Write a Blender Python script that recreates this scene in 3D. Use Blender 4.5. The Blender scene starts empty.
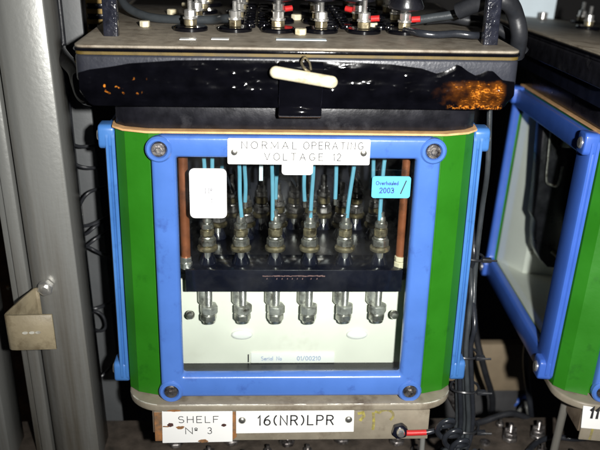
import bpy, bmesh, math, random
from mathutils import Vector, Matrix, Euler, noise
random.seed(7)
S = bpy.context.scene
COL = S.collection
PI = math.pi

# ------------------------------------------------------------------ materials
def mat(name, col, rough=.5, metal=0., var=.12, vscale=60., bump=.15, bscale=400., spec=.5, coat=0.,
        dirt=None, dirt_amt=0., dirt_scale=30., stretch=None, rvar=.12, emis=None):
    m = bpy.data.materials.new(name); m.use_nodes = True
    nt = m.node_tree; N = nt.nodes; L = nt.links
    b = N['Principled BSDF']
    tc = N.new('ShaderNodeTexCoord')
    n1 = N.new('ShaderNodeTexNoise'); n1.inputs['Scale'].default_value = vscale; n1.inputs['Detail'].default_value = 6
    src = tc.outputs['Object']
    if stretch:
        mpp = N.new('ShaderNodeMapping'); mpp.inputs['Scale'].default_value = stretch; L.new(src, mpp.inputs[0]); src = mpp.outputs[0]
    L.new(src, n1.inputs['Vector'])
    r = N.new('ShaderNodeValToRGB')
    r.color_ramp.elements[0].position = .3; r.color_ramp.elements[1].position = .7
    r.color_ramp.elements[0].color = tuple(max(0, c*(1-var)) for c in col) + (1,)
    r.color_ramp.elements[1].color = tuple(min(1, c*(1+var)) for c in col) + (1,)
    L.new(n1.outputs['Fac'], r.inputs['Fac'])
    out = r.outputs['Color']
    if dirt:
        n3 = N.new('ShaderNodeTexNoise'); n3.inputs['Scale'].default_value = dirt_scale; n3.inputs['Detail'].default_value = 9
        n3.inputs['Roughness'].default_value = .65
        L.new(src, n3.inputs['Vector'])
        rr = N.new('ShaderNodeValToRGB')
        rr.color_ramp.elements[0].position = .62 - .3*dirt_amt; rr.color_ramp.elements[1].position = .78 - .25*dirt_amt
        L.new(n3.outputs['Fac'], rr.inputs['Fac'])
        mx = N.new('ShaderNodeMix'); mx.data_type = 'RGBA'
        L.new(rr.outputs['Color'], mx.inputs[0]); L.new(out, mx.inputs[6]); mx.inputs[7].default_value = tuple(dirt) + (1,)
        out = mx.outputs[2]
    L.new(out, b.inputs['Base Color'])
    b.inputs['Metallic'].default_value = metal
    b.inputs['Specular IOR Level'].default_value = spec
    b.inputs['Coat Weight'].default_value = coat
    b.inputs['Coat Roughness'].default_value = .08
    n2 = N.new('ShaderNodeTexNoise'); n2.inputs['Scale'].default_value = bscale; n2.inputs['Detail'].default_value = 4
    L.new(tc.outputs['Object'], n2.inputs['Vector'])
    mr = N.new('ShaderNodeMapRange'); mr.inputs['To Min'].default_value = max(.02, rough-rvar); mr.inputs['To Max'].default_value = min(1, rough+rvar)
    L.new(n1.outputs['Fac'], mr.inputs['Value']); L.new(mr.outputs['Result'], b.inputs['Roughness'])
    if bump:
        bp = N.new('ShaderNodeBump'); bp.inputs['Strength'].default_value = bump; bp.inputs['Distance'].default_value = .0006
        L.new(n2.outputs['Fac'], bp.inputs['Height']); L.new(bp.outputs['Normal'], b.inputs['Normal'])
    return m

M = {}
M['blue'] = mat('blue_gloss_paint', (.060, .148, .45), .30, var=.09, vscale=28, bump=.16, bscale=190, coat=.25, dirt=(.040, .090, .31), dirt_amt=.14, dirt_scale=70)
M['blue_darkened'] = mat('darkened_blue_paint', (.042, .112, .44), .32, var=.07, vscale=40, bump=.10, bscale=160, coat=.2)  # same blue paint, with the shade of a grazing view put into the colour
M['blue_side'] = mat('side_toned_blue_paint', (.048, .155, .41), .34, var=.09, vscale=28, bump=.16, bscale=190, coat=.15, dirt=(.03, .10, .28), dirt_amt=.2, dirt_scale=60)  # same blue paint, with the light on the main side frames put into it
M['green'] = mat('green_paint', (.0165, .138, .0055), .38, var=.10, vscale=30, bump=.18, bscale=220, dirt=(.010, .095, .004), dirt_amt=.15, dirt_scale=65)
M['gasket'] = mat('tan_gasket', (.62, .36, .16), .8, var=.2, vscale=150)
M['cream'] = mat('cream_paint', (.80, .80, .715), .45, var=.05, vscale=30, bump=.12, bscale=150, dirt=(.70, .69, .60), dirt_amt=.15, dirt_scale=25)
M['cream_lightened'] = mat('lightened_cream_paint', (.90, .91, .84), .45, var=.04, vscale=30, bump=.12, bscale=150, dirt=(.74, .74, .66), dirt_amt=.15, dirt_scale=25)  # same cream, with extra light for the right interior put into the colour
M['bakelite'] = mat('black_bakelite', (.006, .007, .014), .16, var=.3, bump=.06, coat=.3)
M['bakelite_dull'] = mat('dull_black_moulding', (.008, .008, .011), .30, var=.4, vscale=90, bump=.2, dirt=(.028, .028, .032), dirt_amt=.2, dirt_scale=60)
M['slate'] = mat('slate_grey_moulding', (.026, .028, .037), .36, var=.25, vscale=50, bump=.3, bscale=500, dirt=(.03, .03, .035), dirt_amt=.3)
M['plate_tan'] = mat('tan_grained_plate', (.26, .225, .175), .55, var=.22, vscale=140, bump=.4, bscale=700, dirt=(.13, .10, .07), dirt_amt=.35, dirt_scale=45)
M['ochre'] = mat('ochre_edge', (.095, .062, .010), .6, var=.3, vscale=120)
M['steel'] = mat('dull_nickel', (.62, .61, .56), .34, metal=.93, var=.25, vscale=200, bump=.2, dirt=(.14, .12, .08), dirt_amt=.35, dirt_scale=120)
M['bright'] = mat('bright_nickel', (.90, .89, .86), .30, metal=.92, var=.1, vscale=200)
M['brass'] = mat('tarnished_brass', (.50, .43, .28), .36, metal=.88, var=.25, vscale=200, bump=.3, dirt=(.12, .09, .05), dirt_amt=.4, dirt_scale=140)
M['brass_dark'] = mat('dark_brass', (.22, .18, .10), .38, metal=.85, var=.35, vscale=200, bump=.3, dirt=(.05, .04, .02), dirt_amt=.5, dirt_scale=140)
M['lead_nut'] = mat('grey_plated_nut', (.56, .56, .52), .40, metal=.7, var=.25, vscale=200, bump=.3, dirt=(.10, .09, .07), dirt_amt=.4, dirt_scale=120)
M['bolt_dark'] = mat('worn_bolt_steel', (.33, .31, .30), .35, metal=.9, var=.35, vscale=260, bump=.5, dirt=(.06, .05, .05), dirt_amt=.55, dirt_scale=180)
M['copper'] = mat('copper_strip', (.25, .080, .033), .42, metal=.35, var=.25, vscale=80, bump=.2, dirt=(.10, .035, .015), dirt_amt=.4, dirt_scale=60)
M['white'] = mat('white_engraving_laminate', (.82, .82, .80), .35, var=.02, vscale=20, bump=.03)
M['paper'] = mat('white_paper_label', (.83, .83, .82), .7, var=.02, vscale=30, bump=.05)
M['cyan'] = mat('cyan_plastic_tape', (.10, .43, .66), .4, var=.05, bump=.06)
M['wire_blue'] = mat('sky_blue_wire_insulation', (.11, .32, .44), .42, var=.12, vscale=80)
M['ink'] = mat('black_engraved_ink', (.018, .018, .02), .6, var=.2, bump=0)
M['ink_faint'] = mat('faint_grey_ink', (.25, .25, .27), .7, var=.1, bump=0)
M['ink_blue'] = mat('navy_ink', (.03, .07, .30), .6, var=.1, bump=0)
M['ink_pale'] = mat('pale_blue_ink', (.30, .36, .55), .6, var=.1, bump=0)
M['tray'] = mat('tan_grey_enamel', (.235, .205, .155), .5, var=.16, vscale=60, bump=.3, bscale=350, dirt=(.10, .075, .05), dirt_amt=.35, dirt_scale=28)
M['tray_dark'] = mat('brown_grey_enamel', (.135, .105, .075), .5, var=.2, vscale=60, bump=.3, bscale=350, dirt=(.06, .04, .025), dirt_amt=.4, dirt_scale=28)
M['worn'] = mat('worn_bare_edge', (.62, .60, .52), .4, metal=.3, var=.3, vscale=120, bump=.3, dirt=(.22, .19, .14), dirt_amt=.55, dirt_scale=70)
M['rust'] = mat('orange_rust', (.27, .115, .035), .85, var=.4, vscale=120, bump=.5, dirt=(.13, .085, .05), dirt_amt=.6, dirt_scale=90)
M['rust_dark'] = mat('dark_rust', (.055, .02, .018), .8, var=.3, bump=.3)
M['chalk'] = mat('yellow_chalk', (.30, .26, .055), .9, var=.5, vscale=250, bump=.3, dirt=(.17, .14, .08), dirt_amt=.75, dirt_scale=220)
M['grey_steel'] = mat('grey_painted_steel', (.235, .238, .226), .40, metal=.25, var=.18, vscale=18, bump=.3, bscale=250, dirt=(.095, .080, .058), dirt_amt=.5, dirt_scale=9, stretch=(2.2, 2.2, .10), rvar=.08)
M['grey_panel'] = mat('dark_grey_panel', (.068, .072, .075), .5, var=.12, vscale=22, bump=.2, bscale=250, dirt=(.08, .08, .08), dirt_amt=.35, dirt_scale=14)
M['bracket'] = mat('dirty_cream_bracket', (.27, .225, .145), .5, var=.15, vscale=50, bump=.3, dirt=(.12, .09, .05), dirt_amt=.5, dirt_scale=40)
M['cable_black'] = mat('black_cable_sheath', (.016, .017, .02), .38, var=.25, vscale=100, bump=.2)
M['cable_grey'] = mat('grey_rubber_cable', (.034, .039, .043), .32, var=.2, vscale=100, bump=.2)
M['cable_slate'] = mat('slate_cable', (.017, .019, .024), .26, var=.2, vscale=100, bump=.2)
M['red'] = mat('red_sleeve', (.46, .02, .02), .4, var=.12, bump=.1)
M['wall'] = mat('dark_backdrop', (.012, .011, .011), .9, var=.4, vscale=8)
M['brown'] = mat('dark_brown_loom', (.12, .055, .02), .7, var=.6, vscale=60, bump=.5, bscale=200)
M['charcoal'] = mat('charcoal_sheet', (.045, .045, .047), .55, var=.2, vscale=40, bump=.2)
M['board'] = mat('tan_board', (.20, .155, .10), .7, var=.15, vscale=40)
M['lower_top'] = mat('brown_dusty_plate', (.075, .060, .048), .6, var=.3, vscale=90, bump=.5, bscale=500, dirt=(.03, .025, .02), dirt_amt=.4)
M['ivory'] = mat('ivory_plastic', (.66, .60, .43), .38, var=.1, vscale=70, bump=.15, dirt=(.34, .28, .15), dirt_amt=.4, dirt_scale=60)
M['card'] = mat('pale_blue_card', (.62, .72, .78), .7, var=.03)
M['pink'] = mat('pink_scuff', (.17, .095, .09), .8, var=.4, vscale=400)

def glass_mat(name, ior, dust):
    m = bpy.data.materials.new(name); m.use_nodes = True
    nt = m.node_tree; N = nt.nodes; L = nt.links
    N.remove(N['Principled BSDF'])
    t = N.new('ShaderNodeBsdfTransparent'); t.inputs['Color'].default_value = (.95, .97, .96, 1)
    g = N.new('ShaderNodeBsdfGlossy'); g.inputs['Roughness'].default_value = .03
    f = N.new('ShaderNodeFresnel')
    geo = N.new('ShaderNodeNewGeometry'); io = N.new('ShaderNodeMapRange')
    io.inputs['To Min'].default_value = ior; io.inputs['To Max'].default_value = 1/ior    # both faces reflect like one thin pane
    L.new(geo.outputs['Backfacing'], io.inputs['Value']); L.new(io.outputs['Result'], f.inputs['IOR'])
    mx = N.new('ShaderNodeMixShader')
    L.new(f.outputs['Fac'], mx.inputs[0]); L.new(t.outputs[0], mx.inputs[1]); L.new(g.outputs[0], mx.inputs[2])
    tc = N.new('ShaderNodeTexCoord'); nz = N.new('ShaderNodeTexNoise'); nz.inputs['Scale'].default_value = 22; nz.inputs['Detail'].default_value = 8; nz.inputs['Roughness'].default_value = .7
    L.new(tc.outputs['Object'], nz.inputs['Vector'])
    dr = N.new('ShaderNodeMapRange'); dr.inputs['From Min'].default_value = .45; dr.inputs['From Max'].default_value = .8; dr.inputs['To Max'].default_value = dust
    L.new(nz.outputs['Fac'], dr.inputs['Value'])
    df = N.new('ShaderNodeBsdfDiffuse'); df.inputs['Color'].default_value = (.7, .7, .68, 1)
    m2 = N.new('ShaderNodeMixShader'); L.new(dr.outputs['Result'], m2.inputs[0]); L.new(mx.outputs[0], m2.inputs[1]); L.new(df.outputs[0], m2.inputs[2])
    L.new(m2.outputs[0], N['Material Output'].inputs['Surface'])
    return m
M['cavity'] = mat('navy_black_moulding', (.0035, .0042, .009), .30, var=.3, bump=.1)
M['gloss'] = mat('gloss_black_enamel', (.0025, .0025, .004), .08, var=.3, bump=.15, bscale=200, rvar=.04)
M['ochre_bright'] = mat('ochre_varnish', (.34, .22, .06), .5, var=.25, vscale=90)
M['glass'] = glass_mat('window_glass', 1.45, .012)
M['clear_pane'] = glass_mat('clear_pane', 1.12, .004)

def pitch_mat():
    # glossy black sealing pitch, with an orange reflection painted on as flecks towards one end
    m = mat('glossy_black_pitch', (.0016, .0016, .0026), .09, var=.4, vscale=90, bump=.2, bscale=160, coat=0., rvar=.04, spec=.32)
    nt = m.node_tree; N = nt.nodes; L = nt.links; b = N['Principled BSDF']
    tc = N.new('ShaderNodeTexCoord')
    sep = N.new('ShaderNodeSeparateXYZ'); L.new(tc.outputs['Object'], sep.inputs[0])
    def ramp(sock, a, c):
        r = N.new('ShaderNodeMapRange'); r.interpolation_type = 'SMOOTHSTEP'
        r.inputs['From Min'].default_value = a; r.inputs['From Max'].default_value = c
        L.new(sock, r.inputs['Value']); return r.outputs['Result']
    def mul(a, c):
        k = N.new('ShaderNodeMath'); k.operation = 'MULTIPLY'; L.new(a, k.inputs[0]); L.new(c, k.inputs[1]); return k.outputs[0]
    def add(a, c):
        k = N.new('ShaderNodeMath'); k.operation = 'ADD'; k.use_clamp = True; L.new(a, k.inputs[0]); L.new(c, k.inputs[1]); return k.outputs[0]
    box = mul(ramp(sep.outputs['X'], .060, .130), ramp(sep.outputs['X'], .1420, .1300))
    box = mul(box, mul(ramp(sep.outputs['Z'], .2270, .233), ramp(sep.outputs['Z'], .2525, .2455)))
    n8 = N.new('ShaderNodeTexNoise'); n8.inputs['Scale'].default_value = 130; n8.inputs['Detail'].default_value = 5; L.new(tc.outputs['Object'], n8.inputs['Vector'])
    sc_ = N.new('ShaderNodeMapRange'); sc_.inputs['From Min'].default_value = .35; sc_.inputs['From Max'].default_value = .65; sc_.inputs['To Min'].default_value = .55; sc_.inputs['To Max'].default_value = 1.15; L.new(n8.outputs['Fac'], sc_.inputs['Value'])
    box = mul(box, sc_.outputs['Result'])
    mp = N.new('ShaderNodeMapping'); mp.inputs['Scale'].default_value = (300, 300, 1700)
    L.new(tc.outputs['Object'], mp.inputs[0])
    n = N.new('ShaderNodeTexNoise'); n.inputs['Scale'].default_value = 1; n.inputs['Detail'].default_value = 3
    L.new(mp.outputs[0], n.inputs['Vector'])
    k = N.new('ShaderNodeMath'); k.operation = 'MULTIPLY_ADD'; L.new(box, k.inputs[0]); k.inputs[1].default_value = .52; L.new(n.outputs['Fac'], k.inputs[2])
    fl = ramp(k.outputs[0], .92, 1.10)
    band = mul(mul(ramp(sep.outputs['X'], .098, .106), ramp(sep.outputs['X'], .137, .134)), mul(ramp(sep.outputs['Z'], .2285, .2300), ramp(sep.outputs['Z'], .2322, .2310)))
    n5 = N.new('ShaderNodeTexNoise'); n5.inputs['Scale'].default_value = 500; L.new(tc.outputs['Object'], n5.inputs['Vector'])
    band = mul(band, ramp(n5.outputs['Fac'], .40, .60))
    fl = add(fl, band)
    # a few more painted orange specks at the other end
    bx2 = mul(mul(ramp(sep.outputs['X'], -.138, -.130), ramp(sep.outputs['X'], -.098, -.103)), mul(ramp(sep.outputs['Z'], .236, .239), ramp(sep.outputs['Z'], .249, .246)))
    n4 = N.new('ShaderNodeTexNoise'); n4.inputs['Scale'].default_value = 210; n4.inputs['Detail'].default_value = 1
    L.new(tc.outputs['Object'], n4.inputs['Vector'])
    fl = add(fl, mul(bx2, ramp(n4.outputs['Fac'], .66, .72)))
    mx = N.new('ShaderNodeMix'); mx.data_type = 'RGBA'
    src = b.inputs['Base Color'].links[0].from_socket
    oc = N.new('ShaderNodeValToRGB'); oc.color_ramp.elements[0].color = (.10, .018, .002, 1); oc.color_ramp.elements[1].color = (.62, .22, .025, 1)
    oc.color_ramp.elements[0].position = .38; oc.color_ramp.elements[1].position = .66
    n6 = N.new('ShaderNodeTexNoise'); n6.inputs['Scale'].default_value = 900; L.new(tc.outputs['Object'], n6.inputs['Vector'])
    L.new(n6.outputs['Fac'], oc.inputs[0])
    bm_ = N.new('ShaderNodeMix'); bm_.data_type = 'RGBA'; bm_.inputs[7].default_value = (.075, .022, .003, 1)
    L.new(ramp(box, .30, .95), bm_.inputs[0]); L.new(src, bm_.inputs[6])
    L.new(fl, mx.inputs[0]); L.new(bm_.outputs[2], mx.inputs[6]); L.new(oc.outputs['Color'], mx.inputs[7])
    L.new(mx.outputs[2], b.inputs['Base Color'])
    return m
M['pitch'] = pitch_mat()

# ------------------------------------------------------------------ mesh builder
def empty(name, label=None, cat=None, loc=(0, 0, 0), rot=(0, 0, 0), group=None):
    o = bpy.data.objects.new(name, None); COL.objects.link(o)
    o.empty_display_size = .02; o.location = loc; o.rotation_euler = rot
    tag(o, label, cat, group)
    return o
def tag(o, label=None, cat=None, group=None, kind=None):
    if label: o['label'] = label
    if cat: o['category'] = cat
    if group: o['group'] = group
    if kind: o['kind'] = kind
    return o

class MB:
    def __init__(s): s.bm = bmesh.new()
    def face(s, vs):
        try: return s.bm.faces.new(vs)
        except ValueError: return None
    def box(s, x0, x1, y0, y1, z0, z1, bev=0, seg=2):
        b = bmesh.new()
        v = [b.verts.new((x, y, z)) for x in (x0, x1) for y in (y0, y1) for z in (z0, z1)]
        for f in ((0, 1, 3, 2), (4, 6, 7, 5), (0, 4, 5, 1), (2, 3, 7, 6), (0, 2, 6, 4), (1, 5, 7, 3)): b.faces.new([v[i] for i in f])
        if bev: bmesh.ops.bevel(b, geom=b.edges[:], offset=bev, segments=seg, affect='EDGES', profile=.5)
        s.merge(b); return s
    def merge(s, b, mtx=None):
        mp = {}
        for v in b.verts: mp[v] = s.bm.verts.new(mtx @ v.co if mtx else v.co)
        for f in b.faces: s.face([mp[v] for v in f.verts])
        b.free()
    def prism(s, poly, z0, z1, axis='z', bev=0, seg=2, caps=True, mtx=None):
        b = bmesh.new()
        def P(u, w, d):
            return {'z': (u, w, d), 'y': (u, d, w), 'x': (d, u, w)}[axis]
        A = [b.verts.new(P(u, w, z0)) for u, w in poly]; B = [b.verts.new(P(u, w, z1)) for u, w in poly]
        n = len(poly)
        for i in range(n): b.faces.new((A[i], A[(i+1) % n], B[(i+1) % n], B[i]))
        if caps: b.faces.new(A[::-1]); b.faces.new(B)
        bmesh.ops.recalc_face_normals(b, faces=b.faces[:])
        if bev:
            ed = [e for e in b.edges if len(e.link_faces) == 2 and e.calc_face_angle(0) > .9 or (e.verts[0] in A) == (e.verts[1] in A)]
            bmesh.ops.bevel(b, geom=ed, offset=bev, segments=seg, affect='EDGES', profile=.5)
        s.merge(b, mtx); return s
    def lathe(s, prof, org, axis=(0, 0, 1), n=20, cap=True):
        ax = Vector(axis).normalized(); q = Vector((0, 0, 1)).rotation_difference(ax); org = Vector(org)
        rings = []
        for r, h in prof:
            if r < 1e-7: rings.append([s.bm.verts.new(org + q @ Vector((0, 0, h)))])
            else: rings.append([s.bm.verts.new(org + q @ Vector((r*math.cos(2*PI*i/n), r*math.sin(2*PI*i/n), h))) for i in range(n)])
        for a, c in zip(rings, rings[1:]):
            for i in range(n):
                j = (i+1) % n
                if len(a) == 1 and len(c) == 1: continue
                if len(a) == 1: s.face((a[0], c[i], c[j]))
                elif len(c) == 1: s.face((a[i], a[j], c[0]))
                else: s.face((a[i], a[j], c[j], c[i]))
        if cap:
            if len(rings[0]) > 1: s.face(rings[0][::-1])
            if len(rings[-1]) > 1: s.face(rings[-1])
        return s
    def tube(s, pts, r, n=10, smooth=6, rfun=None):
        P = [Vector(p) for p in pts]
        if smooth and len(P) > 2:
            Q = []
            for i in range(len(P)-1):
                p0 = P[max(i-1, 0)]; p1 = P[i]; p2 = P[i+1]; p3 = P[min(i+2, len(P)-1)]
                for k in range(smooth):
                    t = k/smooth
                    Q.append(.5*((2*p1) + (p2-p0)*t + (2*p0-5*p1+4*p2-p3)*t*t + (3*p1-p0-3*p2+p3)*t**3))
            Q.append(P[-1]); P = Q
        nrm = None; rings = []
        for i, p in enumerate(P):
            t = (P[min(i+1, len(P)-1)] - P[max(i-1, 0)]).normalized()
            if nrm is None: nrm = t.orthogonal().normalized()
            nrm = (nrm - t*nrm.dot(t)).normalized(); bi = t.cross(nrm)
            rr = rfun(i/(len(P)-1)) if rfun else r
            rings.append([s.bm.verts.new(p + rr*(math.cos(2*PI*k/n)*nrm + math.sin(2*PI*k/n)*bi)) for k in range(n)])
        for a, c in zip(rings, rings[1:]):
            for i in range(n): s.face((a[i], a[(i+1) % n], c[(i+1) % n], c[i]))
        s.face(rings[0][::-1]); s.face(rings[-1]); return s
    def ring(s, out, inn, ro, ri, prof, fn, seg=6):
        """frame with a hole; prof = [(k, d)]: k 0 = outer outline, 1 = inner outline, d = height"""
        def outline(R, r):
            u0, u1, v0, v1 = R; pts = []
            for cx, cy, a in ((u1-r, v1-r, 0), (u0+r, v1-r, 90), (u0+r, v0+r, 180), (u1-r, v0+r, 270)):
                for i in range(seg+1):
                    t = math.radians(a + 90*i/seg); pts.append((cx+r*math.cos(t), cy+r*math.sin(t)))
            return pts
        O = outline(out, ro); I = outline(inn, ri); rings = []
        for k, d in prof: rings.append([s.bm.verts.new(fn(a[0]*(1-k)+b[0]*k, a[1]*(1-k)+b[1]*k, d)) for a, b in zip(O, I)])
        n = len(O)
        for j in range(len(rings)):
            a = rings[j]; c = rings[(j+1) % len(rings)]
            for i in range(n): s.face((a[i], a[(i+1) % n], c[(i+1) % n], c[i]))
        return s
    def build(s, name, m, parent=None, smooth=40, loc=None):
        bm = s.bm
        bmesh.ops.recalc_face_normals(bm, faces=bm.faces[:])
        me = bpy.data.meshes.new(name); bm.to_mesh(me); bm.free()
        if smooth:
            for p in me.polygons: p.use_smooth = True
            me.set_sharp_from_angle(angle=math.radians(smooth))
        me.materials.append(m)
        o = bpy.data.objects.new(name, me); COL.objects.link(o)
        if parent: o.parent = parent
        if loc: o.location = loc
        return o

def rrect(x0, x1, y0, y1, r, n=5):
    p = []
    for cx, cy, a in ((x1-r, y1-r, 0), (x0+r, y1-r, 90), (x0+r, y0+r, 180), (x1-r, y0+r, 270)):
        for i in range(n+1):
            t = math.radians(a+90*i/n); p.append((cx+r*math.cos(t), cy+r*math.sin(t)))
    return p
def hexa(r, a=0): return [(r*math.cos(a+i*PI/3), r*math.sin(a+i*PI/3)) for i in range(6)]

def nut(mb, c, r, h, axis='z', a=.2, bev=None):
    """hexagon nut with chamfered corners, base centre c, along axis"""
    b = MB(); b.prism(hexa(r, a), 0, h, bev=bev or r*.12, seg=1)
    q = {'z': Matrix(), 'y': Matrix.Rotation(PI/2, 4, 'X'), 'x': Matrix.Rotation(-PI/2, 4, 'Y'), '-z': Matrix.Rotation(PI, 4, 'X')}[axis]
    mb.merge(b.bm, Matrix.Translation(c) @ q); return mb
def thread(mb, c, r, h, axis=(0, 0, 1), pitch=.0011):
    prof = [(0, 0)]; n = int(h/pitch)
    for i in range(n): prof += [(r*.86, i*pitch), (r, (i+.5)*pitch)]
    prof += [(r*.8, n*pitch), (0, n*pitch+.0003)]
    return mb.lathe(prof, c, axis, n=14, cap=False)

# ------------------------------------------------------------------ engraved lettering (single-stroke alphabet)
def arc(cx, cy, rx, ry, a0, a1, n=12):
    return [(cx+rx*math.cos(math.radians(a0+(a1-a0)*i/n)), cy+ry*math.sin(math.radians(a0+(a1-a0)*i/n))) for i in range(n+1)]
G = {
 'N': (.62, [[(0, 0), (0, 1), (.62, 0), (.62, 1)]]), 'O': (.78, [arc(.39, .5, .39, .5, 90, 450, 24)]),
 'R': (.6, [[(0, 0), (0, 1), (.33, 1)] + arc(.33, .75, .25, .25, 90, -90) + [(0, .5)], [(.32, .5), (.6, 0)]]),
 'M': (.8, [[(0, 0), (0, 1), (.4, .2), (.8, 1), (.8, 0)]]), 'A': (.74, [[(0, 0), (.37, 1), (.74, 0)], [(.13, .34), (.61, .34)]]),
 'L': (.5, [[(0, 1), (0, 0), (.5, 0)]]), 'P': (.58, [[(0, 0), (0, 1), (.32, 1)] + arc(.32, .74, .26, .26, 90, -90) + [(0, .48)]]),
 'E': (.52, [[(.52, 1), (0, 1), (0, 0), (.52, 0)], [(0, .52), (.44, .52)]]), 'F': (.5, [[(.5, 1), (0, 1), (0, 0)], [(0, .52), (.42, .52)]]),
 'T': (.64, [[(0, 1), (.64, 1)], [(.32, 1), (.32, 0)]]), 'I': (.02, [[(0, 0), (0, 1)]]),
 'G': (.74, [arc(.39, .5, .37, .5, 50, 330, 20) + [(.72, .42), (.45, .42)]]), 'V': (.68, [[(0, 1), (.34, 0), (.68, 1)]]),
 'S': (.56, [arc(.28, .75, .26, .25, 40, 250, 12) + arc(.28, .26, .28, .26, 80, -140, 12)]),
 'H': (.62, [[(0, 0), (0, 1)], [(.62, 0), (.62, 1)], [(0, .52), (.62, .52)]]),
 '1': (.2, [[(0, .78), (.16, 1), (.16, 0)]]), '2': (.54, [arc(.27, .73, .26, .27, 165, -35, 12) + [(0, 0), (.54, 0)]]),
 '3': (.54, [arc(.25, .75, .24, .25, 150, -80, 12) + arc(.25, .27, .28, .27, 80, -150, 12)]),
 '6': (.54, [[(.42, 1)] + arc(.50, .30, .50, .66, 115, 180, 6) + arc(.27, .29, .27, .29, 180, 540, 16)]),
 '0': (.54, [arc(.27, .5, .27, .5, 90, 450, 20)]), '(': (.26, [arc(.5, .5, .48, .62, 125, 235, 8)]), ')': (.26, [arc(-.24, .5, .48, .62, 55, -55, 8)]),
 'º': (.24, [arc(.12, .8, .12, .15, 0, 360, 12), [(0, .54), (.24, .54)]]), '/': (.4, [[(0, -.05), (.4, 1.05)]]),
 'o': (.44, [arc(.22, .3, .22, .3, 0, 360, 14)]), 'e': (.42, [[(0, .31), (.42, .31)] + arc(.21, .3, .21, .3, 5, 320, 12)]),
 'r': (.28, [[(0, 0), (0, .6)], [(0, .35)] + arc(.2, .38, .2, .2, 160, 60, 5)]), 'i': (.02, [[(0, 0), (0, .6)], [(0, .8), (0, .86)]]),
 'a': (.42, [arc(.2, .28, .2, .28, 20, 340, 14), [(.42, .6), (.42, 0)]]), 'l': (.02, [[(0, 0), (0, 1)]]), '.': (.04, [[(0, 0), (.04, .05)]]),
 'v': (.42, [[(0, .6), (.21, 0), (.42, .6)]]), 'h': (.4, [[(0, 0), (0, 1)], [(0, .35)] + arc(.2, .36, .2, .22, 160, 0, 7) + [(.4, 0)]]),
 'u': (.4, [[(0, .6), (0, .2)] + arc(.2, .2, .2, .2, 180, 360, 7) + [(.4, .6), (.4, 0)]]), 'd': (.42, [arc(.2, .28, .2, .28, 20, 340, 14), [(.42, 1), (.42, 0)]]),
}
def text_width(t, gap, space=.5):
    w = 0
    for ch in t: w += (space if ch == ' ' else G[ch][0]) + gap
    return w - gap
def lettering(t, cx, cz, y, h, name, m, parent, gap=.28, wt=.1, width=None, rot=0, space=.5):
    """letters centred on (cx, cz), facing -y"""
    w = text_width(t, gap, space); sx = h if not width else width/w
    mb = MB(); u = 0; k = 0
    for ch in t:
        if ch == ' ': u += space+gap; continue
        gw, strokes = G[ch]
        for st in strokes:
            pts = [((u+a-w/2)*sx, (b-.5)*h) for a, b in st]; k += 1
            ribbon(mb, pts, wt*h*.5, lambda a, b, d: (cx+a*math.cos(rot)-b*math.sin(rot), y-d, cz+a*math.sin(rot)+b*math.cos(rot)), .00012+.00001*(k % 7))
        u += gw+gap
    return mb.build(name, m, parent, smooth=0)
def ribbon(mb, pts, hw, fn, d, closed=False):
    n = len(pts); L = []; R = []
    closed = n > 4 and (Vector(pts[0])-Vector(pts[-1])).length < 1e-6
    for i, p in enumerate(pts):
        a = Vector(pts[i-1] if i else (pts[-2] if closed else pts[0])); c = Vector(pts[i+1] if i < n-1 else (pts[1] if closed else pts[-1])); p = Vector(p)
        d1 = (p-a).normalized() if (p-a).length > 1e-9 else (c-p).normalized()
        d2 = (c-p).normalized() if (c-p).length > 1e-9 else d1
        t = (d1+d2); t = t.normalized() if t.length > 1e-6 else d1
        nn = Vector((-t.y, t.x)); s = hw/max(.45, nn.dot(Vector((-d1.y, d1.x))))
        e = Vector((0, 0))
        if not closed and i == 0: e = -d2*hw*.8
        if not closed and i == n-1: e = d1*hw*.8
        q = p+nn*s+e; r = p-nn*s+e
        L.append([mb.bm.verts.new(fn(q.x, q.y, d)), mb.bm.verts.new(fn(q.x, q.y, 0))])
        R.append([mb.bm.verts.new(fn(r.x, r.y, d)), mb.bm.verts.new(fn(r.x, r.y, 0))])
    for i in range(n-1):
        mb.face((L[i][0], L[i+1][0], R[i+1][0], R[i][0]))
        mb.face((L[i][1], L[i][0], L[i+1][0], L[i+1][1])) ; mb.face((R[i][0], R[i][1], R[i+1][1], R[i+1][0]))
    mb.face((L[0][0], R[0][0], R[0][1], L[0][1])); mb.face((L[-1][0], L[-1][1], R[-1][1], R[-1][0]))

# ------------------------------------------------------------------ the relays
GASK = [(-.102, .003), (-.119, .0085), (-.1275, .022), (-.1275, .262)]
def outline(off=0, front=None):
    h = [(-.102-off*.3, .003-off), (-.119-off*.7, .0085-off*.9), (-.1265-off, .016-off*.5), (-.1275-off, .024), (-.1275-off, .262+off)]
    return h + [(-x, y) for x, y in reversed(h)]

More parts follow.
